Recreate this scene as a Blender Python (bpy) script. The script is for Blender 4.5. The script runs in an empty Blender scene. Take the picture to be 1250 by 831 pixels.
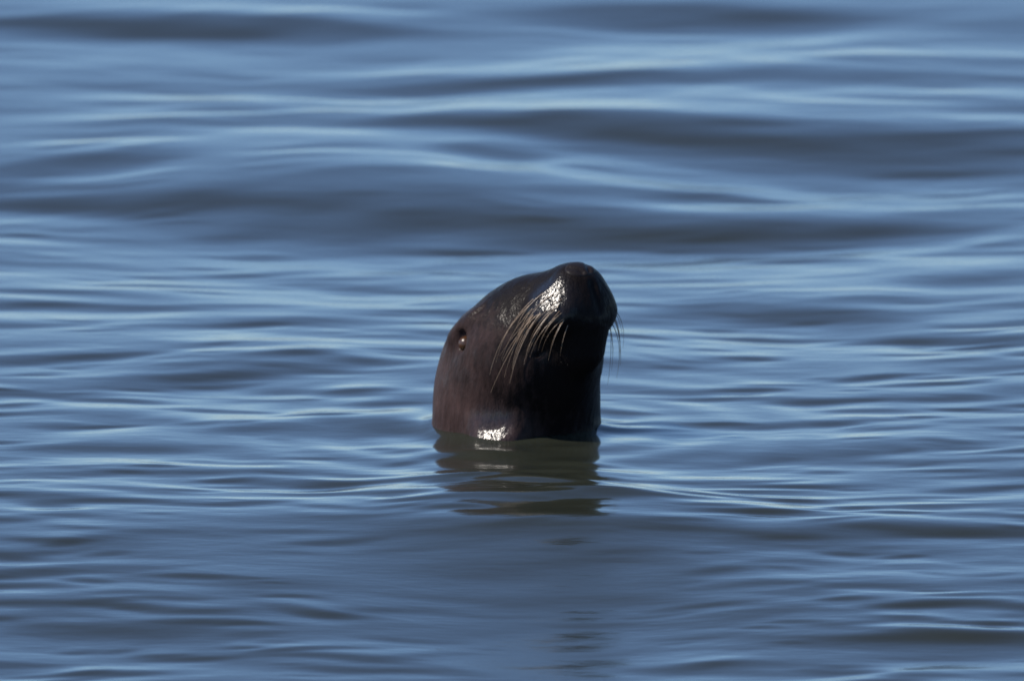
import bpy, bmesh, math, random
import numpy as np
random.seed(7); rng = np.random.default_rng(11)
scene = bpy.context.scene
COL = scene.collection

# ---------------- camera ----------------
DEP, DIST, FRAME_W = math.radians(10.5), 25.0, 1.25
FWD = np.array([0.0, math.cos(DEP), -math.sin(DEP)])
UPV = np.array([0.0, math.sin(DEP), math.cos(DEP)])
AIM = np.array([-0.003, 0, 0]) + UPV * 0.1155
CAM = AIM - FWD * DIST
cam_d = bpy.data.cameras.new('camera'); cam = bpy.data.objects.new('camera', cam_d); COL.objects.link(cam)
cam.location = CAM; cam.rotation_euler = (math.pi / 2 - DEP, 0, 0)
cam_d.sensor_width = 36; cam_d.lens = 36 * DIST / FRAME_W
cam_d.clip_start = 0.5; cam_d.clip_end = 20000
cam_d.dof.use_dof = True; cam_d.dof.focus_distance = DIST - 0.6; cam_d.dof.aperture_fstop = 9; cam_d.dof.aperture_blades = 7
scene.camera = cam

# ---------------- sky, sun, exposure ----------------
SUN_EL, SUN_AZ = math.radians(49), math.radians(259)      # azimuth clockwise from +Y
SUN = np.array([math.sin(SUN_AZ) * math.cos(SUN_EL), math.cos(SUN_AZ) * math.cos(SUN_EL), math.sin(SUN_EL)])
w = bpy.data.worlds.new('World'); scene.world = w; w.use_nodes = True
nt = w.node_tree; nt.nodes.clear()
wo = nt.nodes.new('ShaderNodeOutputWorld'); bg = nt.nodes.new('ShaderNodeBackground'); sky = nt.nodes.new('ShaderNodeTexSky')
sky.sky_type = 'NISHITA'; sky.sun_disc = False; sky.sun_elevation = SUN_EL; sky.sun_rotation = SUN_AZ
sky.air_density = 2.0; sky.dust_density = 0.0; sky.ozone_density = 5.0; sky.altitude = 8000
bg.inputs['Strength'].default_value = 0.15
nt.links.new(sky.outputs[0], bg.inputs[0]); nt.links.new(bg.outputs[0], wo.inputs[0])
from mathutils import Vector
sd = bpy.data.lights.new('sun', 'SUN'); sd.energy = 5.0; sd.angle = math.radians(0.5); sd.color = (1.0, 0.93, 0.84)
so = bpy.data.objects.new('sun', sd); COL.objects.link(so); so.location = (-6, -4, 9)
so.rotation_euler = Vector(SUN).to_track_quat('Z', 'Y').to_euler()
scene.view_settings.view_transform = 'Standard'; scene.view_settings.look = 'None'
scene.view_settings.exposure = 0.30; scene.view_settings.gamma = 1.0
scene.cycles.max_bounces = 8; scene.cycles.glossy_bounces = 5
scene.cycles.use_denoising = True

# ---------------- helpers ----------------
def new_mat(name):
    m = bpy.data.materials.new(name); m.use_nodes = True
    n = m.node_tree; n.nodes.clear()
    out = n.nodes.new('ShaderNodeOutputMaterial'); b = n.nodes.new('ShaderNodeBsdfPrincipled')
    n.links.new(b.outputs[0], out.inputs[0])
    return m, n, b
def node(n, t, **kw):
    x = n.nodes.new(t)
    for k, v in kw.items():
        if k in x.inputs: x.inputs[k].default_value = v
        else: setattr(x, k, v)
    return x
def mesh_obj(name, verts, faces, mat, parent=None, smooth=True):
    me = bpy.data.meshes.new(name)
    verts = np.asarray(verts, dtype=np.float32); faces = np.asarray(faces, dtype=np.int32)
    nv, nf, k = len(verts), len(faces), faces.shape[1]
    me.vertices.add(nv); me.vertices.foreach_set('co', verts.ravel())
    me.loops.add(nf * k); me.loops.foreach_set('vertex_index', faces.ravel())
    me.polygons.add(nf); me.polygons.foreach_set('loop_start', np.arange(0, nf * k, k, dtype=np.int32))
    me.update(calc_edges=True); me.validate()
    if smooth: me.polygons.foreach_set('use_smooth', np.ones(len(me.polygons), dtype=bool))
    me.materials.append(mat)
    o = bpy.data.objects.new(name, me); COL.objects.link(o)
    if parent: o.parent = parent
    return o

# ---------------- sea ----------------
m_sea, n, b = new_mat('sea_water')
b.inputs['Base Color'].default_value = (0.0185, 0.0205, 0.0145, 1); b.inputs['Roughness'].default_value = 0.12
b.inputs['IOR'].default_value = 1.333
tc = node(n, 'ShaderNodeTexCoord')
mp = node(n, 'ShaderNodeMapping'); mp.inputs['Scale'].default_value = (9, 22, 9)
nz = node(n, 'ShaderNodeTexNoise', Scale=1.0, Detail=4.0, Roughness=0.55)
bp = node(n, 'ShaderNodeBump', Strength=0.5, Distance=0.0016)
n.links.new(tc.outputs['Object'], mp.inputs['Vector']); n.links.new(mp.outputs[0], nz.inputs['Vector'])
n.links.new(nz.outputs['Fac'], bp.inputs['Height']); n.links.new(bp.outputs[0], b.inputs['Normal'])

def water_at(px, py):
    """the point of the calm water plane that shows at a place in the 1250 x 831 frame"""
    sc = FRAME_W / 1250
    right = np.array([1.0, 0, 0])
    d = FWD * DIST + right * ((px - 625) * sc) + UPV * ((415.5 - py) * sc)
    t = -CAM[2] / d[2]
    return (CAM + d * t)[:2]

def axis_coords(lo, hi, step, lim_lo, lim_hi, grow=1.16):
    mid = list(np.arange(lo, hi + step * 0.5, step)); a, b_ = [], []
    s, x = step, hi
    while x < lim_hi: s *= grow; x += s; b_.append(x)
    s, x = step, lo
    while x > lim_lo: s *= grow; x -= s; a.append(x)
    return np.array(a[::-1] + mid + b_)
gx = axis_coords(-1.25, 1.25, 0.008, -4000, 4000)
gy = axis_coords(-3.4, 5.6, 0.0052, -400, 9000)
X, Y = np.meshgrid(gx, gy)
sp = np.maximum(np.gradient(gx)[None, :], np.gradient(gy)[:, None])
Z = np.zeros_like(X)

def noise2(X, Y, lam, seed, n=14, aniso=1.0):
    r = np.random.default_rng(seed); out = np.zeros_like(X)
    for _ in range(n):
        th = r.uniform(0, 2 * math.pi); k = 2 * math.pi / lam * r.uniform(0.6, 1.5)
        out += np.sin(k * (X * math.cos(th) / aniso + Y * math.sin(th)) + r.uniform(0, 6.28))
    return out / math.sqrt(n / 2)

# slow wandering of the wave pattern so that no crest is a straight line
WX = X + 0.03 * noise2(X, Y, 0.9, 3); WY = Y + 0.026 * noise2(X, Y, 0.7, 4, aniso=1.8) + 0.007 * noise2(X, Y, 0.22, 5)
def waves(lo, hi, count, spread, slope, seed, patch=None):
    """count sines, wavelengths lo..hi, crests across the view; slope = rms slope they add up to"""
    r = np.random.default_rng(seed); z = np.zeros_like(X)
    for _ in range(count):
        lam = math.exp(r.uniform(math.log(lo), math.log(hi))); th = r.normal(math.pi / 2, spread); k = 2 * math.pi / lam
        amp = slope / k * math.sqrt(2.0 / count)
        fade = np.exp(-(sp / (0.22 * lam)) ** 2)
        ph = k * (WX * math.cos(th) + WY * math.sin(th)) + r.uniform(0, 6.28)
        z += amp * fade * (np.sin(ph) + 0.24 * np.sin(2 * ph))             # steeper on the side that faces the shore
    return z if patch is None else z * patch
calm = np.exp(-((X / 0.16) ** 2 + ((Y + 0.45) / 0.35) ** 2))
patch1 = np.clip(0.75 + 0.45 * noise2(X, Y, 1.6, 8), 0.15, 1.6) * (1 - 0.5 * calm)
patch2 = np.clip(0.7 + 0.5 * noise2(X, Y, 1.1, 9), 0.1, 1.8) * np.interp(Y, [-3, 0.5, 2.0, 5], [1.0, 1.0, 0.55, 0.4]) * (1 + 0.8 * calm)
Z += waves(6.0, 30.0, 10, 0.5, 0.003, 20)
Z += waves(0.55, 1.3, 16, 0.12, 0.008, 21)
Z += waves(0.20, 0.48, 30, 0.17, 0.007, 22, patch1)
Z += waves(0.07, 0.18, 40, 0.22, 0.012, 23, patch2)
Z += waves(0.035, 0.07, 30, 0.34, 0.012, 24, patch2)

def face(px, py, hw, hh, s, slant):
    c = water_at(px, py); l = abs(water_at(px, py - hh)[1] - water_at(px, py + hh)[1]) / 2 * 1.25; wx = hw / 1000 * 0.9
    a0, a1 = np.searchsorted(gx, (c[0] - 2.6 * wx, c[0] + 2.6 * wx)); b0, b1 = np.searchsorted(gy, (c[1] - 10 * l - 0.6 * wx, c[1] + 10 * l + 0.6 * wx))
    S = (slice(b0, b1), slice(a0, a1)); x = X[S] - c[0]
    q = (WY[S] - c[1] + slant / math.sin(DEP) * x) / l
    Z[S] += s * l / 0.9 * (np.tanh(1.2 * q) - np.tanh(0.3 * q)) * np.exp(-np.abs(x / wx) ** 2.6)
# many short wavelets with a dark near side
rw = np.random.default_rng(31)
for _ in range(1300):
    py = rw.uniform(-60, 930); up = np.clip((450 - py) / 450, 0, 1)
    hh = math.exp(rw.normal(math.log(1.9 + 1.6 * up), 0.40))
    face(rw.uniform(-300, 1550), py, hh * rw.uniform(16, 40), hh, rw.uniform(0.045, 0.135) * (1 - 0.75 * up), rw.normal(0, 0.020))
for _ in range(110):
    py = rw.uniform(-60, 930); hh = rw.uniform(4, 9)
    face(rw.uniform(-300, 1550), py, hh * rw.uniform(16, 32), hh, rw.uniform(0.025, 0.06) * (0.5 if py < 330 else 1), rw.normal(0, 0.020))
Z *= np.interp(Y, [-1.2, 0.0, 0.6], [1.15, 0.85, 0.66]) + 0.4 * calm
# single waves that stand out: centre, half length and half height of the face turned to the viewer (frame pixels), steepness, slant
for px, py, hw, hh, s, slant in (
        (980, 168, 430, 22, 0.135, 0.03), (540, 254, 470, 25, 0.135, 0.012), (1000, 264, 260, 13, 0.12, -0.02), (860, 8, 240, 12, 0.12, 0.02),
        (200, 26, 330, 12, 0.11, 0.02), (640, 150, 240, 10, 0.10, 0.0), (640, 96, 300, 9, 0.10, 0.0), (1020, 88, 220, 8, 0.10, 0.0),
        (120, 186, 130, 8, 0.10, 0.0), (960, 366, 200, 14, 0.10, 0.05), (300, 460, 150, 12, 0.10, -0.03), (460, 533, 90, 8, 0.12, 0.05),
        (950, 672, 230, 10, 0.09, 0.03), (150, 772, 190, 13, 0.10, 0.02), (1130, 790, 230, 11, 0.11, -0.02),
        (650, 630, 150, 8, 0.14, 0.0), (640, 678, 210, 18, 0.08, 0.0), (90, 678, 120, 8, 0.09, 0.0), (1180, 404, 160, 6, 0.09, 0.05), (350, 390, 140, 6, 0.09, 0.0),
        (130, 234, 180, 8, 0.11, 0.05), (600, 182, 90, 7, 0.10, 0.0), (1180, 332, 120, 7, 0.10, 0.0),
        (590, 553, 60, 2.2, 0.13, 0.0), (690, 560, 60, 2.0, 0.14, 0.01), (610, 567, 70, 2.2, 0.16, -0.01), (690, 573, 50, 1.8, 0.18, 0.0), (580, 580, 60, 2.0, 0.18, 0.01), (660, 586, 60, 2.0, 0.20, 0.0), (720, 592, 40, 1.8, 0.2, 0.0), (590, 598, 60, 2.0, 0.22, 0.0), (680, 606, 60, 2.2, 0.20, -0.01), (600, 615, 60, 2.2, 0.2, 0.0), (700, 621, 60, 2.0, 0.2, 0.01)):
    face(px, py, hw, hh, s, slant)
Z -= 0.022 * np.clip((Y - 0.5) / 1.2, 0, 1) * (Y < 12)
lull = 1 / (1 + np.exp((np.abs(X - 0.02) - 0.20) / 0.05)) / (1 + np.exp((Y + 0.70) / 0.05)) / (1 + np.exp((-Y - 2.2) / 0.1))
Z *= 1 - 0.78 * lull                                                      # a smoother slick just beyond the reflection
Z += 0.030 * 3.0 / 6.283 * np.sin(2 * math.pi * (WY + 1.25) / 3.0) * np.exp(-(X / 0.85) ** 2 - ((Y + 1.25) / 2.0) ** 2)   
face(680, 702, 200, 32, 0.075, 0.0)
# a low swell in front of the animal
level = Z[np.hypot(X, Y) < 0.14].mean()
Z -= (level - 0.009) * np.exp(-((X / 0.7) ** 2 + (Y / 1.6) ** 2))            # the swell passes level here
# faint rings spreading from the neck
rr = np.hypot(X, Y * 0.95)
Z += 0.0005 * np.sin(2 * math.pi * rr / 0.085 + 0.8) * np.exp(-((rr - 0.16) / 0.30) ** 2) * (rr > 0.05) * np.exp(-(sp / 0.02) ** 2)
rim = rr - 0.105
Z += 0.006 * np.exp(-np.clip(rim, 0, 9) / 0.012) * np.exp(-(sp / 0.02) ** 2)      # water climbing the wet fur

ny, nx = X.shape
i = np.arange(ny * nx).reshape(ny, nx)
faces = np.stack([i[:-1, :-1], i[:-1, 1:], i[1:, 1:], i[1:, :-1]], -1).reshape(-1, 4)
sea = mesh_obj('sea', np.stack([X, Y, Z], -1).reshape(-1, 3), faces, m_sea)
sea['kind'] = 'structure'; sea['label'] = 'blue rippled sea water with dark wave faces'

# ---- the sea lion's head and neck as a signed distance field (x right, y away, z up; metres) ----
def vec(*a): return np.array(a, dtype=float)
AZ, PITCH = math.radians(43), math.radians(40)
H = vec(math.sin(AZ), -math.cos(AZ), 0)
D = H * math.cos(PITCH) + vec(0, 0, math.sin(PITCH))          # towards the nose
U = -H * math.sin(PITCH) + vec(0, 0, math.cos(PITCH))         # dorsal
Rt = np.cross(D, U)                                           # the animal's right
NOSE = vec(0.084, -0.110, 0.203)
def hp(d, r, u): return NOSE + D * d + Rt * r + U * u
def smin(a, b, k):
    h = np.clip(0.5 + 0.5 * (b - a) / k, 0, 1)
    return b + (a - b) * h - k * h * (1 - h)
def smax(a, b, k): return -smin(-a, -b, k)
def cone(p, a, b, ra, rb):
    ab = b - a; t = np.clip(((p - a) @ ab) / (ab @ ab), 0, 1)
    return np.linalg.norm(p - a - t[:, None] * ab, axis=1) - (ra + (rb - ra) * t)
def ell(p, c, rd, rr, ru, axes=None):
    A = np.stack(axes if axes is not None else (D, Rt, U))
    q = (p - c) @ A.T; r = np.array([rd, rr, ru])
    k0 = np.linalg.norm(q / r, axis=1); k1 = np.linalg.norm(q / (r * r), axis=1)
    return k0 * (k0 - 1) / np.maximum(k1, 1e-9)
EYES = [hp(-0.156, s * 0.069, 0.030) for s in (1, -1)]
EYE_DIR = [D * 0.45 + Rt * s * 0.80 + U * 0.35 for s in (1, -1)]
EYE_DIR = [e / np.linalg.norm(e) for e in EYE_DIR]
def mouth_pts(s):
    return [hp(0.000, s * 0.004, -0.050), hp(-0.012, s * 0.026, -0.052), hp(-0.040, s * 0.043, -0.050), hp(-0.078, s * 0.054, -0.044), hp(-0.102, s * 0.060, -0.036)]
HN = vec(-0.405, -0.698, 0.590)
def polyline(p, pts, r):
    d = None
    for a, b in zip(pts[:-1], pts[1:]):
        e = cone(p, a, b, r, r); d = e if d is None else np.minimum(d, e)
    return d
TUFTS = []
def sdf(p):
    d = cone(p, vec(0.0, 0.02, -0.10), vec(-0.001, 0.0, 0.03), 0.099, 0.0915)
    d = smin(d, cone(p, vec(-0.02, 0.22, -0.45), vec(0.0, 0.02, -0.10), 0.17, 0.107), 0.06)
    skull = ell(p, hp(-0.146, 0, -0.004), 0.088, 0.074, 0.071)
    d = smin(d, skull, 0.05)
    d = smin(d, cone(p, vec(0.008, 0.0, 0.03), hp(-0.13, 0, -0.03), 0.0885, 0.066), 0.05)
    d = smin(d, ell(p, vec(-0.024, 0.015, 0.085), 0.060, 0.062, 0.075, (vec(1, 0, 0), vec(0, 1, 0), vec(0, 0, 1))), 0.03)   # nape
    muz = cone(p, hp(-0.13, 0, 0.004), hp(-0.028, -0.005, 0.000), 0.060, 0.042)
    d = smin(d, muz, 0.035)
    for s in (1, -1):
        pc = hp(-0.036, s * 0.027, -0.012); fn = HN if s == 1 else HN - 2 * (HN @ Rt) * Rt
        d = smin(d, smax(ell(p, pc, 0.040, 0.034, 0.035), (p - pc) @ fn - 0.0290, 0.010), 0.012)   # whisker pads, flattened in front
        d = smin(d, ell(p, EYES[0 if s == 1 else 1] + U * 0.019 - Rt * s * 0.010, 0.022, 0.009, 0.006), 0.026)  # brows
        d = smin(d, ell(p, hp(-0.112, s * 0.036, -0.032), 0.040, 0.026, 0.032), 0.03)    # cheeks
    d = smin(d, ell(p, hp(-0.116, 0, 0.030), 0.064, 0.043, 0.040), 0.025)                # bridge
    d = smin(d, ell(p, hp(-0.056, -0.002, 0.030), 0.040, 0.022, 0.014), 0.022)
    d = smin(d, ell(p, hp(-0.008, -0.003, 0.012), 0.018, 0.030, 0.022), 0.012)                # nose base
    jaw = cone(p, hp(-0.15, 0, -0.050), hp(-0.060, 0.002, -0.048), 0.050, 0.031)
    d = smin(d, jaw, 0.020)
    d = smin(d, cone(p, hp(-0.034, 0, -0.026), hp(-0.056, 0.0, -0.052), 0.037, 0.031), 0.014)   # lips
    HF = vec(-0.36, -0.63, 0.69); fc = vec(-0.014, -0.086, 0.012)
    d = smin(d, smax(np.linalg.norm(p - fc, axis=1) - 0.042, (p - fc) @ HF - 0.0295, 0.008), 0.020)  # wet fold of fur at the waterline
    for t_, r_ in TUFTS: d = smin(d, np.linalg.norm(p - t_, axis=1) - r_, 0.005)      # wet tufts of fur
    for s in (1, -1):
        i = 0 if s == 1 else 1
        d = smax(d, -polyline(p, mouth_pts(s), 0.0014), 0.005)
        ec = EYES[i] + EYE_DIR[i] * 0.004; d = smax(d, -cone(p, ec - U * 0.005 - D * 0.003, ec + U * 0.005 + D * 0.003, 0.0062, 0.0062), 0.006)
        d = smax(d, -polyline(p, [hp(0.0135, s * 0.006 - 0.002, 0.014), hp(0.0125, s * 0.010 - 0.002, 0.022), hp(0.007, s * 0.016 - 0.002, 0.028)], 0.0026), 0.005)
    d = smax(d, -polyline(p, [hp(0.014, -0.002, -0.004), hp(0.006, -0.002, -0.036)], 0.0015), 0.008)
    return d

# ---- surface nets: a quad mesh on the zero level of the field ----
def surface_net(f, lo, hi, step):
    ax = [np.arange(lo[k], hi[k], step) for k in range(3)]
    shp = tuple(len(a) for a in ax)
    vals = np.empty(shp)
    yy, zz = np.meshgrid(ax[1], ax[2], indexing='ij')
    for a, x in enumerate(ax[0]):
        vals[a] = f(np.stack([np.full(yy.size, x), yy.ravel(), zz.ravel()], -1)).reshape(yy.shape)
    s = vals < 0
    cell = np.zeros(tuple(q - 1 for q in shp), dtype=int)
    for da in (0, 1):
        for db in (0, 1):
            for dc in (0, 1):
                cell += s[da:shp[0] - 1 + da, db:shp[1] - 1 + db, dc:shp[2] - 1 + dc]
    act = (cell > 0) & (cell < 8)
    idx = -np.ones(cell.shape, dtype=np.int64); idx[act] = np.arange(act.sum())
    P = np.stack([ax[k][c] + step / 2 for k, c in enumerate(np.nonzero(act))], -1)
    quads = []
    for k in range(3):
        o1, o2 = [(1, 2), (2, 0), (0, 1)][k]
        sl = [slice(1, -1)] * 3; sl[k] = slice(0, -1)
        sl2 = list(sl); sl2[k] = slice(1, None)
        A, B = s[tuple(sl)], s[tuple(sl2)]
        ch = np.argwhere(A != B); base = ch.copy(); base[:, o1] += 1; base[:, o2] += 1
        flip = A[tuple(ch.T)]
        def cidx(u1, u2):
            q = base.copy(); q[:, o1] -= u1; q[:, o2] -= u2
            return idx[tuple(q.T)]
        qd = np.stack([cidx(1, 1), cidx(0, 1), cidx(0, 0), cidx(1, 0)], -1)
        qd[~flip] = qd[~flip][:, ::-1]
        quads.append(qd)
    quads = np.concatenate(quads); quads = quads[(quads >= 0).all(1)]
    def grad(p):
        e = 4e-4; g = np.empty_like(p)
        for k in range(3):
            d_ = np.zeros(3); d_[k] = e; g[:, k] = (f(p + d_) - f(p - d_)) / (2 * e)
        return g
    for _ in range(5):
        g = grad(P); v = f(P)
        P = P - (np.clip(v, -step, step) / np.maximum((g * g).sum(1), 0.2))[:, None] * g
        # relax along the surface
        acc = np.zeros_like(P); cnt = np.zeros(len(P))
        for a in range(4):
            b_ = (a + 1) % 4
            np.add.at(acc, quads[:, a], P[quads[:, b_]]); np.add.at(cnt, quads[:, a], 1)
        nb = acc / np.maximum(cnt, 1)[:, None]; g = grad(P); g /= np.maximum(np.linalg.norm(g, axis=1), 1e-6)[:, None]
        dlt = nb - P; dlt -= (dlt * g).sum(1)[:, None] * g
        P = P + 0.4 * dlt
    v = f(P); g = grad(P); P = P - (np.clip(v, -step, step) / np.maximum((g * g).sum(1), 0.2))[:, None] * g
    return P, quads

# ---------------- sea lion ----------------
def to_surface(x, zimg):
    """first point of the head met by a line from the viewer's side at image-plane place (x, z)"""
    p = vec(x, 0, 0) + UPV * zimg - FWD * 0.35
    for _ in range(160):
        d_ = float(sdf(p[None])[0])
        if d_ < 2e-4: return p
        p = p + FWD * max(d_ * 0.8, 3e-4)
        if (p @ FWD) > 0.3: return None
    return p
def img(px, py): return (px - 628) / 1000, (531 - py) / 1000
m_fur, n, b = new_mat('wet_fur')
tc = node(n, 'ShaderNodeTexCoord')
big = node(n, 'ShaderNodeTexNoise', Scale=14.0, Detail=5.0, Roughness=0.6)
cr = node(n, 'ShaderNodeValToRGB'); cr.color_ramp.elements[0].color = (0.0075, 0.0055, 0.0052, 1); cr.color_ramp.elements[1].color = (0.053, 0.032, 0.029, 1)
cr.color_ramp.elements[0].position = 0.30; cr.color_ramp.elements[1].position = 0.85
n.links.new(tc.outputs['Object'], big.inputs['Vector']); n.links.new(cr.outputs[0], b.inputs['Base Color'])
sx = node(n, 'ShaderNodeSeparateXYZ'); n.links.new(tc.outputs['Object'], sx.inputs[0])       # browner, drier nape, dark face; sunlit left and shaded throat painted into colour too
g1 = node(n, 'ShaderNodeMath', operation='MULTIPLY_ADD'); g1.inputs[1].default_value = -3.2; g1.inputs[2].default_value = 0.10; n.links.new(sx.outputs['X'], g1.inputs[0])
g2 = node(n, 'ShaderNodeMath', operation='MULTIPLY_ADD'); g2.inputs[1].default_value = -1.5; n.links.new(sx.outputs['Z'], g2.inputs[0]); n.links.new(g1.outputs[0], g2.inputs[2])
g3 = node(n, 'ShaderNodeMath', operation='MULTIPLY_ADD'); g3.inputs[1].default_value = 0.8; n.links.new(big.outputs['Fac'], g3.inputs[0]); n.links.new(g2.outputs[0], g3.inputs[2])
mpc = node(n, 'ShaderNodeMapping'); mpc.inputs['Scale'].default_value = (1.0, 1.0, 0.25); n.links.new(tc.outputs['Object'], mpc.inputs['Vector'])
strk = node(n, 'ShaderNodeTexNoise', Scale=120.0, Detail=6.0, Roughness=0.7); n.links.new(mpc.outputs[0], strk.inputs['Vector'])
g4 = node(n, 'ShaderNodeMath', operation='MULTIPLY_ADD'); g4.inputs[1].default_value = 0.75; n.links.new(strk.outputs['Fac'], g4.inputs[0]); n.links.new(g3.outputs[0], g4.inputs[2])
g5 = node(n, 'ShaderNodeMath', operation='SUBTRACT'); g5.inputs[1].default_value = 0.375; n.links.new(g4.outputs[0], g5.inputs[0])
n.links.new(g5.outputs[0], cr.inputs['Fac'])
mp = node(n, 'ShaderNodeMapping'); mp.inputs['Scale'].default_value = (1.0, 1.0, 0.32); mp.inputs['Rotation'].default_value = (0, math.radians(18), 0)
hair = node(n, 'ShaderNodeTexNoise', Scale=420.0, Detail=3.0, Roughness=0.6)
clump = node(n, 'ShaderNodeTexNoise', Scale=95.0, Detail=3.0, Roughness=0.6)
n.links.new(tc.outputs['Object'], mp.inputs['Vector']); n.links.new(mp.outputs[0], hair.inputs['Vector']); n.links.new(mp.outputs[0], clump.inputs['Vector'])
b1 = node(n, 'ShaderNodeBump', Strength=0.55, Distance=0.0016); b2 = node(n, 'ShaderNodeBump', Strength=0.7, Distance=0.003)
n.links.new(clump.outputs['Fac'], b2.inputs['Height']); n.links.new(hair.outputs['Fac'], b1.inputs['Height']); n.links.new(b2.outputs[0], b1.inputs['Normal'])
n.links.new(b1.outputs[0], b.inputs['Normal'])
b.inputs['Roughness'].default_value = 0.5; b.inputs['IOR'].default_value = 1.12
b.inputs['Coat Weight'].default_value = 0.7; b.inputs['Coat Roughness'].default_value = 0.18; b.inputs['Coat IOR'].default_value = 1.33
b3 = node(n, 'ShaderNodeBump', Strength=0.22, Distance=0.0016); n.links.new(hair.outputs['Fac'], b3.inputs['Height']); n.links.new(b2.outputs[0], b3.inputs['Normal'])
n.links.new(b3.outputs[0], b.inputs['Coat Normal'])
# how wet the fur is: streaming wet on the muzzle side and at the waterline, drained elsewhere
pad_c = hp(-0.012, 0.050, 0.002); fold_c = vec(-0.026, -0.107, 0.030); wet = None
for c_, r_ in [(pad_c, 0.044), (fold_c, 0.038)] + [(t_, 0.016) for t_, _ in TUFTS]:
    ds = node(n, 'ShaderNodeVectorMath', operation='DISTANCE'); ds.inputs[1].default_value = tuple(c_); n.links.new(tc.outputs['Object'], ds.inputs[0])
    mr = node(n, 'ShaderNodeMapRange'); mr.inputs[1].default_value = r_; mr.inputs[2].default_value = r_ * 0.45; n.links.new(ds.outputs['Value'], mr.inputs[0])
    if wet is None: wet = mr.outputs[0]
    else:
        mx = node(n, 'ShaderNodeMath', operation='MAXIMUM'); n.links.new(wet, mx.inputs[0]); n.links.new(mr.outputs[0], mx.inputs[1]); wet = mx.outputs[0]
wn = node(n, 'ShaderNodeTexNoise', Scale=60.0, Detail=3.0); n.links.new(tc.outputs['Object'], wn.inputs['Vector'])
wa = node(n, 'ShaderNodeMath', operation='MULTIPLY_ADD'); wa.inputs[1].default_value = 0.9; wa.inputs[2].default_value = -0.45; n.links.new(wn.outputs['Fac'], wa.inputs[0])
wb = node(n, 'ShaderNodeMath', operation='ADD'); n.links.new(wet, wb.inputs[0]); n.links.new(wa.outputs[0], wb.inputs[1])
cw = node(n, 'ShaderNodeMapRange'); cw.inputs[3].default_value = 0.055; cw.inputs[4].default_value = 1.0; n.links.new(wb.outputs[0], cw.inputs[0]); n.links.new(cw.outputs[0], b.inputs['Coat Weight'])

m_nose, n, b = new_mat('nose_skin')
b.inputs['Base Color'].default_value = (0.012, 0.009, 0.009, 1); b.inputs['Roughness'].default_value = 0.5; b.inputs['IOR'].default_value = 1.22
tc = node(n, 'ShaderNodeTexCoord'); vo = node(n, 'ShaderNodeTexVoronoi', Scale=420.0); bp = node(n, 'ShaderNodeBump', Strength=0.35, Distance=0.001)
n.links.new(tc.outputs['Object'], vo.inputs['Vector']); n.links.new(vo.outputs['Distance'], bp.inputs['Height']); n.links.new(bp.outputs[0], b.inputs['Normal'])
m_eye, n, b = new_mat('eye_ball')
b.inputs['Base Color'].default_value = (0.035, 0.018, 0.008, 1); b.inputs['Roughness'].default_value = 0.32
tc = node(n, 'ShaderNodeTexCoord'); nz = node(n, 'ShaderNodeTexNoise', Scale=160.0); cr = node(n, 'ShaderNodeValToRGB')
cr.color_ramp.elements[0].color = (0.004, 0.003, 0.002, 1); cr.color_ramp.elements[1].color = (0.085, 0.032, 0.008, 1)
n.links.new(tc.outputs['Object'], nz.inputs['Vector']); n.links.new(nz.outputs['Fac'], cr.inputs['Fac']); n.links.new(cr.outputs[0], b.inputs['Base Color'])
m_whisk, n, b = new_mat('whisker_hair')
tc = node(n, 'ShaderNodeTexCoord'); nz = node(n, 'ShaderNodeTexNoise', Scale=60.0); cr = node(n, 'ShaderNodeValToRGB')
cr.color_ramp.elements[0].color = (0.12, 0.075, 0.045, 1); cr.color_ramp.elements[1].color = (0.34, 0.24, 0.155, 1)
n.links.new(tc.outputs['Object'], nz.inputs['Vector']); n.links.new(nz.outputs['Fac'], cr.inputs['Fac']); n.links.new(cr.outputs[0], b.inputs['Base Color'])
b.inputs['Roughness'].default_value = 0.35

lion = bpy.data.objects.new('sea_lion', None); COL.objects.link(lion); lion.empty_display_size = 0.1
lion['label'] = 'wet dark brown sea lion raising its whiskered head and neck out of the water'; lion['category'] = 'sea lion'
P, Q = surface_net(sdf, (-0.24, -0.26, -0.36), (0.22, 0.46, 0.235), 0.0032)
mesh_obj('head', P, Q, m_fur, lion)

def ball(name, c, fwd, r, flat, mat, parent, seg=20, ring=12):
    fwd = fwd / np.linalg.norm(fwd); a = np.cross(fwd, vec(0, 0, 1)); a /= np.linalg.norm(a); u = np.cross(a, fwd)
    bm = bmesh.new(); bmesh.ops.create_uvsphere(bm, u_segments=seg, v_segments=ring, radius=r)
    for v in bm.verts: v.co = Vector(c + a * v.co.x + u * v.co.y + fwd * v.co.z * flat)
    for f_ in bm.faces: f_.smooth = True
    me = bpy.data.meshes.new(name); bm.to_mesh(me); bm.free(); me.materials.append(mat)
    o = bpy.data.objects.new(name, me); COL.objects.link(o); o.parent = parent
    return o
for c, e in zip(EYES, EYE_DIR):
    # find the skin along the gaze and seat the ball just under it
    ball('eye', c - e * 0.0042, e, 0.0094, 1.0, m_eye, lion)
# bare nose pad: the skin of the nose tip, a hair proud of the fur
def nose_f(p): return smax(sdf(p) - 0.0009, ell(p, hp(0.008, -0.002, 0.022), 0.016, 0.022, 0.016), 0.003)
NP, NQ = surface_net(nose_f, NOSE - 0.05, NOSE + 0.05, 0.0018)
mesh_obj('nose', NP, NQ, m_nose, lion)

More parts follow.
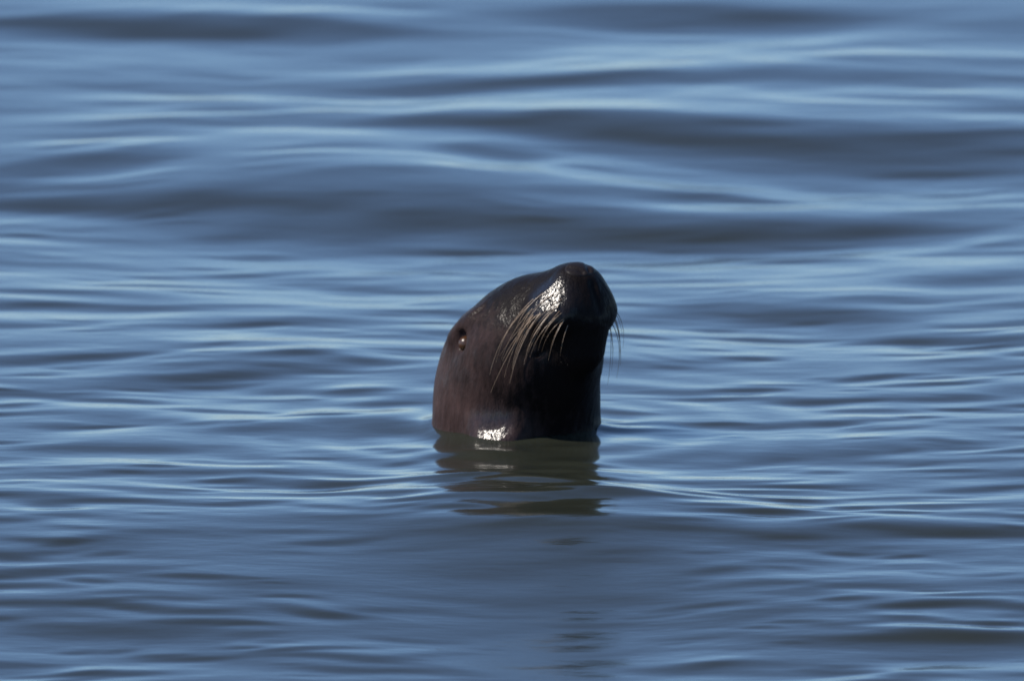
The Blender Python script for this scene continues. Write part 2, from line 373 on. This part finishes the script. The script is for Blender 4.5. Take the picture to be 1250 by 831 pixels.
def whisker(name, pts, r0, parent):
    """a hair tapering along a smooth curve through pts"""
    pts = np.array(pts); nseg = 12; path = []
    for t in np.linspace(0, 1, nseg + 1):
        path.append((1 - t) ** 2 * pts[0] + 2 * t * (1 - t) * pts[1] + t * t * pts[2])
    path = np.array(path); vs, fs = [], []
    for k in range(nseg + 1):
        tg = path[min(k + 1, nseg)] - path[max(k - 1, 0)]; tg /= np.linalg.norm(tg)
        a = np.cross(tg, vec(0, 1, 0.2)); a /= np.linalg.norm(a); c = np.cross(tg, a); r = r0 * (1 - 0.8 * (k / nseg) ** 1.3)
        for j in range(5):
            th = 2 * math.pi * j / 5; vs.append(path[k] + (a * math.cos(th) + c * math.sin(th)) * r)
    for k in range(nseg):
        for j in range(5):
            fs.append((k * 5 + j, k * 5 + (j + 1) % 5, k * 5 + 5 + (j + 1) % 5, k * 5 + 5 + j))
    return mesh_obj(name, vs, fs, m_whisk, parent)
# right side: root, tip as seen, how far the tip stands off the cheek, thickness
def clear(p, gap):
    for _ in range(30):
        d_ = float(sdf(p[None])[0])
        if d_ > gap: break
        p = p - FWD * (gap - d_ + 0.0005)
    return p
HAIRS = (
        (660, 362, 597, 459, 0.012, 0.85), (668, 360, 602, 474, 0.020, 0.90), (664, 369, 612, 468, 0.016, 0.80), (674, 364, 620, 466, 0.026, 0.90),
        (670, 374, 616, 440, 0.018, 0.75), (680, 366, 626, 448, 0.022, 0.85), (676, 378, 637, 454, 0.028, 0.80), (666, 355, 618, 424, 0.012, 0.75),
        (684, 372, 640, 438, 0.026, 0.80), (682, 384, 652, 446, 0.024, 0.70), (688, 380, 660, 432, 0.022, 0.70), (672, 353, 630, 404, 0.016, 0.70),
        (690, 388, 664, 446, 0.026, 0.65), (694, 394, 678, 430, 0.018, 0.60), (680, 356, 634, 418, 0.022, 0.75), (688, 364, 650, 412, 0.024, 0.65),
        (662, 376, 624, 444, 0.014, 0.60), (686, 392, 670, 424, 0.016, 0.55))
HAIRS += tuple((h[0] + random.uniform(-5, 5), h[1] + random.uniform(-4, 4), h[2] + random.uniform(-9, 12), h[3] + random.uniform(-22, 6), h[4] * random.uniform(0.6, 1.2), h[5] * 0.75) for h in HAIRS[::2])
for (rx, ry, tx, ty, off, r0) in HAIRS:
    tx += random.uniform(-7, 7); ty += random.uniform(-10, 5)
    a = to_surface(*img(rx, ry)); c = clear(to_surface(*img(tx, ty)) - FWD * off, 0.004)
    sag = 0.05 + 0.16 * random.random(); dx, dy = tx - rx, ty - ry
    m_ = clear(to_surface(*img((rx + tx) / 2 - dy * sag, (ry + ty) / 2 + dx * sag)) - FWD * (off * 0.9 + 0.006), 0.006)
    whisker('whisker', [a + FWD * 0.003, m_, c], r0 * random.uniform(0.0007, 0.00095), lion)
# left side: fringe hanging past the lip
for (d0, r_, u_, bx, by, tx, ty, r0) in (
        (-0.030, -0.046, -0.010, 759, 388, 757, 446, 0.8), (-0.036, -0.048, -0.018, 752, 408, 746, 452, 0.7), (-0.024, -0.046, -0.022, 764, 400, 752, 462, 0.6),
        (-0.040, -0.050, -0.014, 758, 402, 755, 436, 0.75), (-0.030, -0.048, -0.028, 748, 430, 741, 470, 0.5), (-0.020, -0.042, -0.014, 765, 384, 760, 424, 0.6),
        (-0.034, -0.046, -0.006, 757, 375, 759, 412, 0.6)):
    a = hp(d0, r_, u_); y0 = a @ FWD
    pt = lambda x, z: vec(x, 0, 0) + UPV * z + FWD * y0
    whisker('whisker', [a, pt(*img(bx, by)), pt(*img(tx, ty))], r0 * 0.0011, lion)
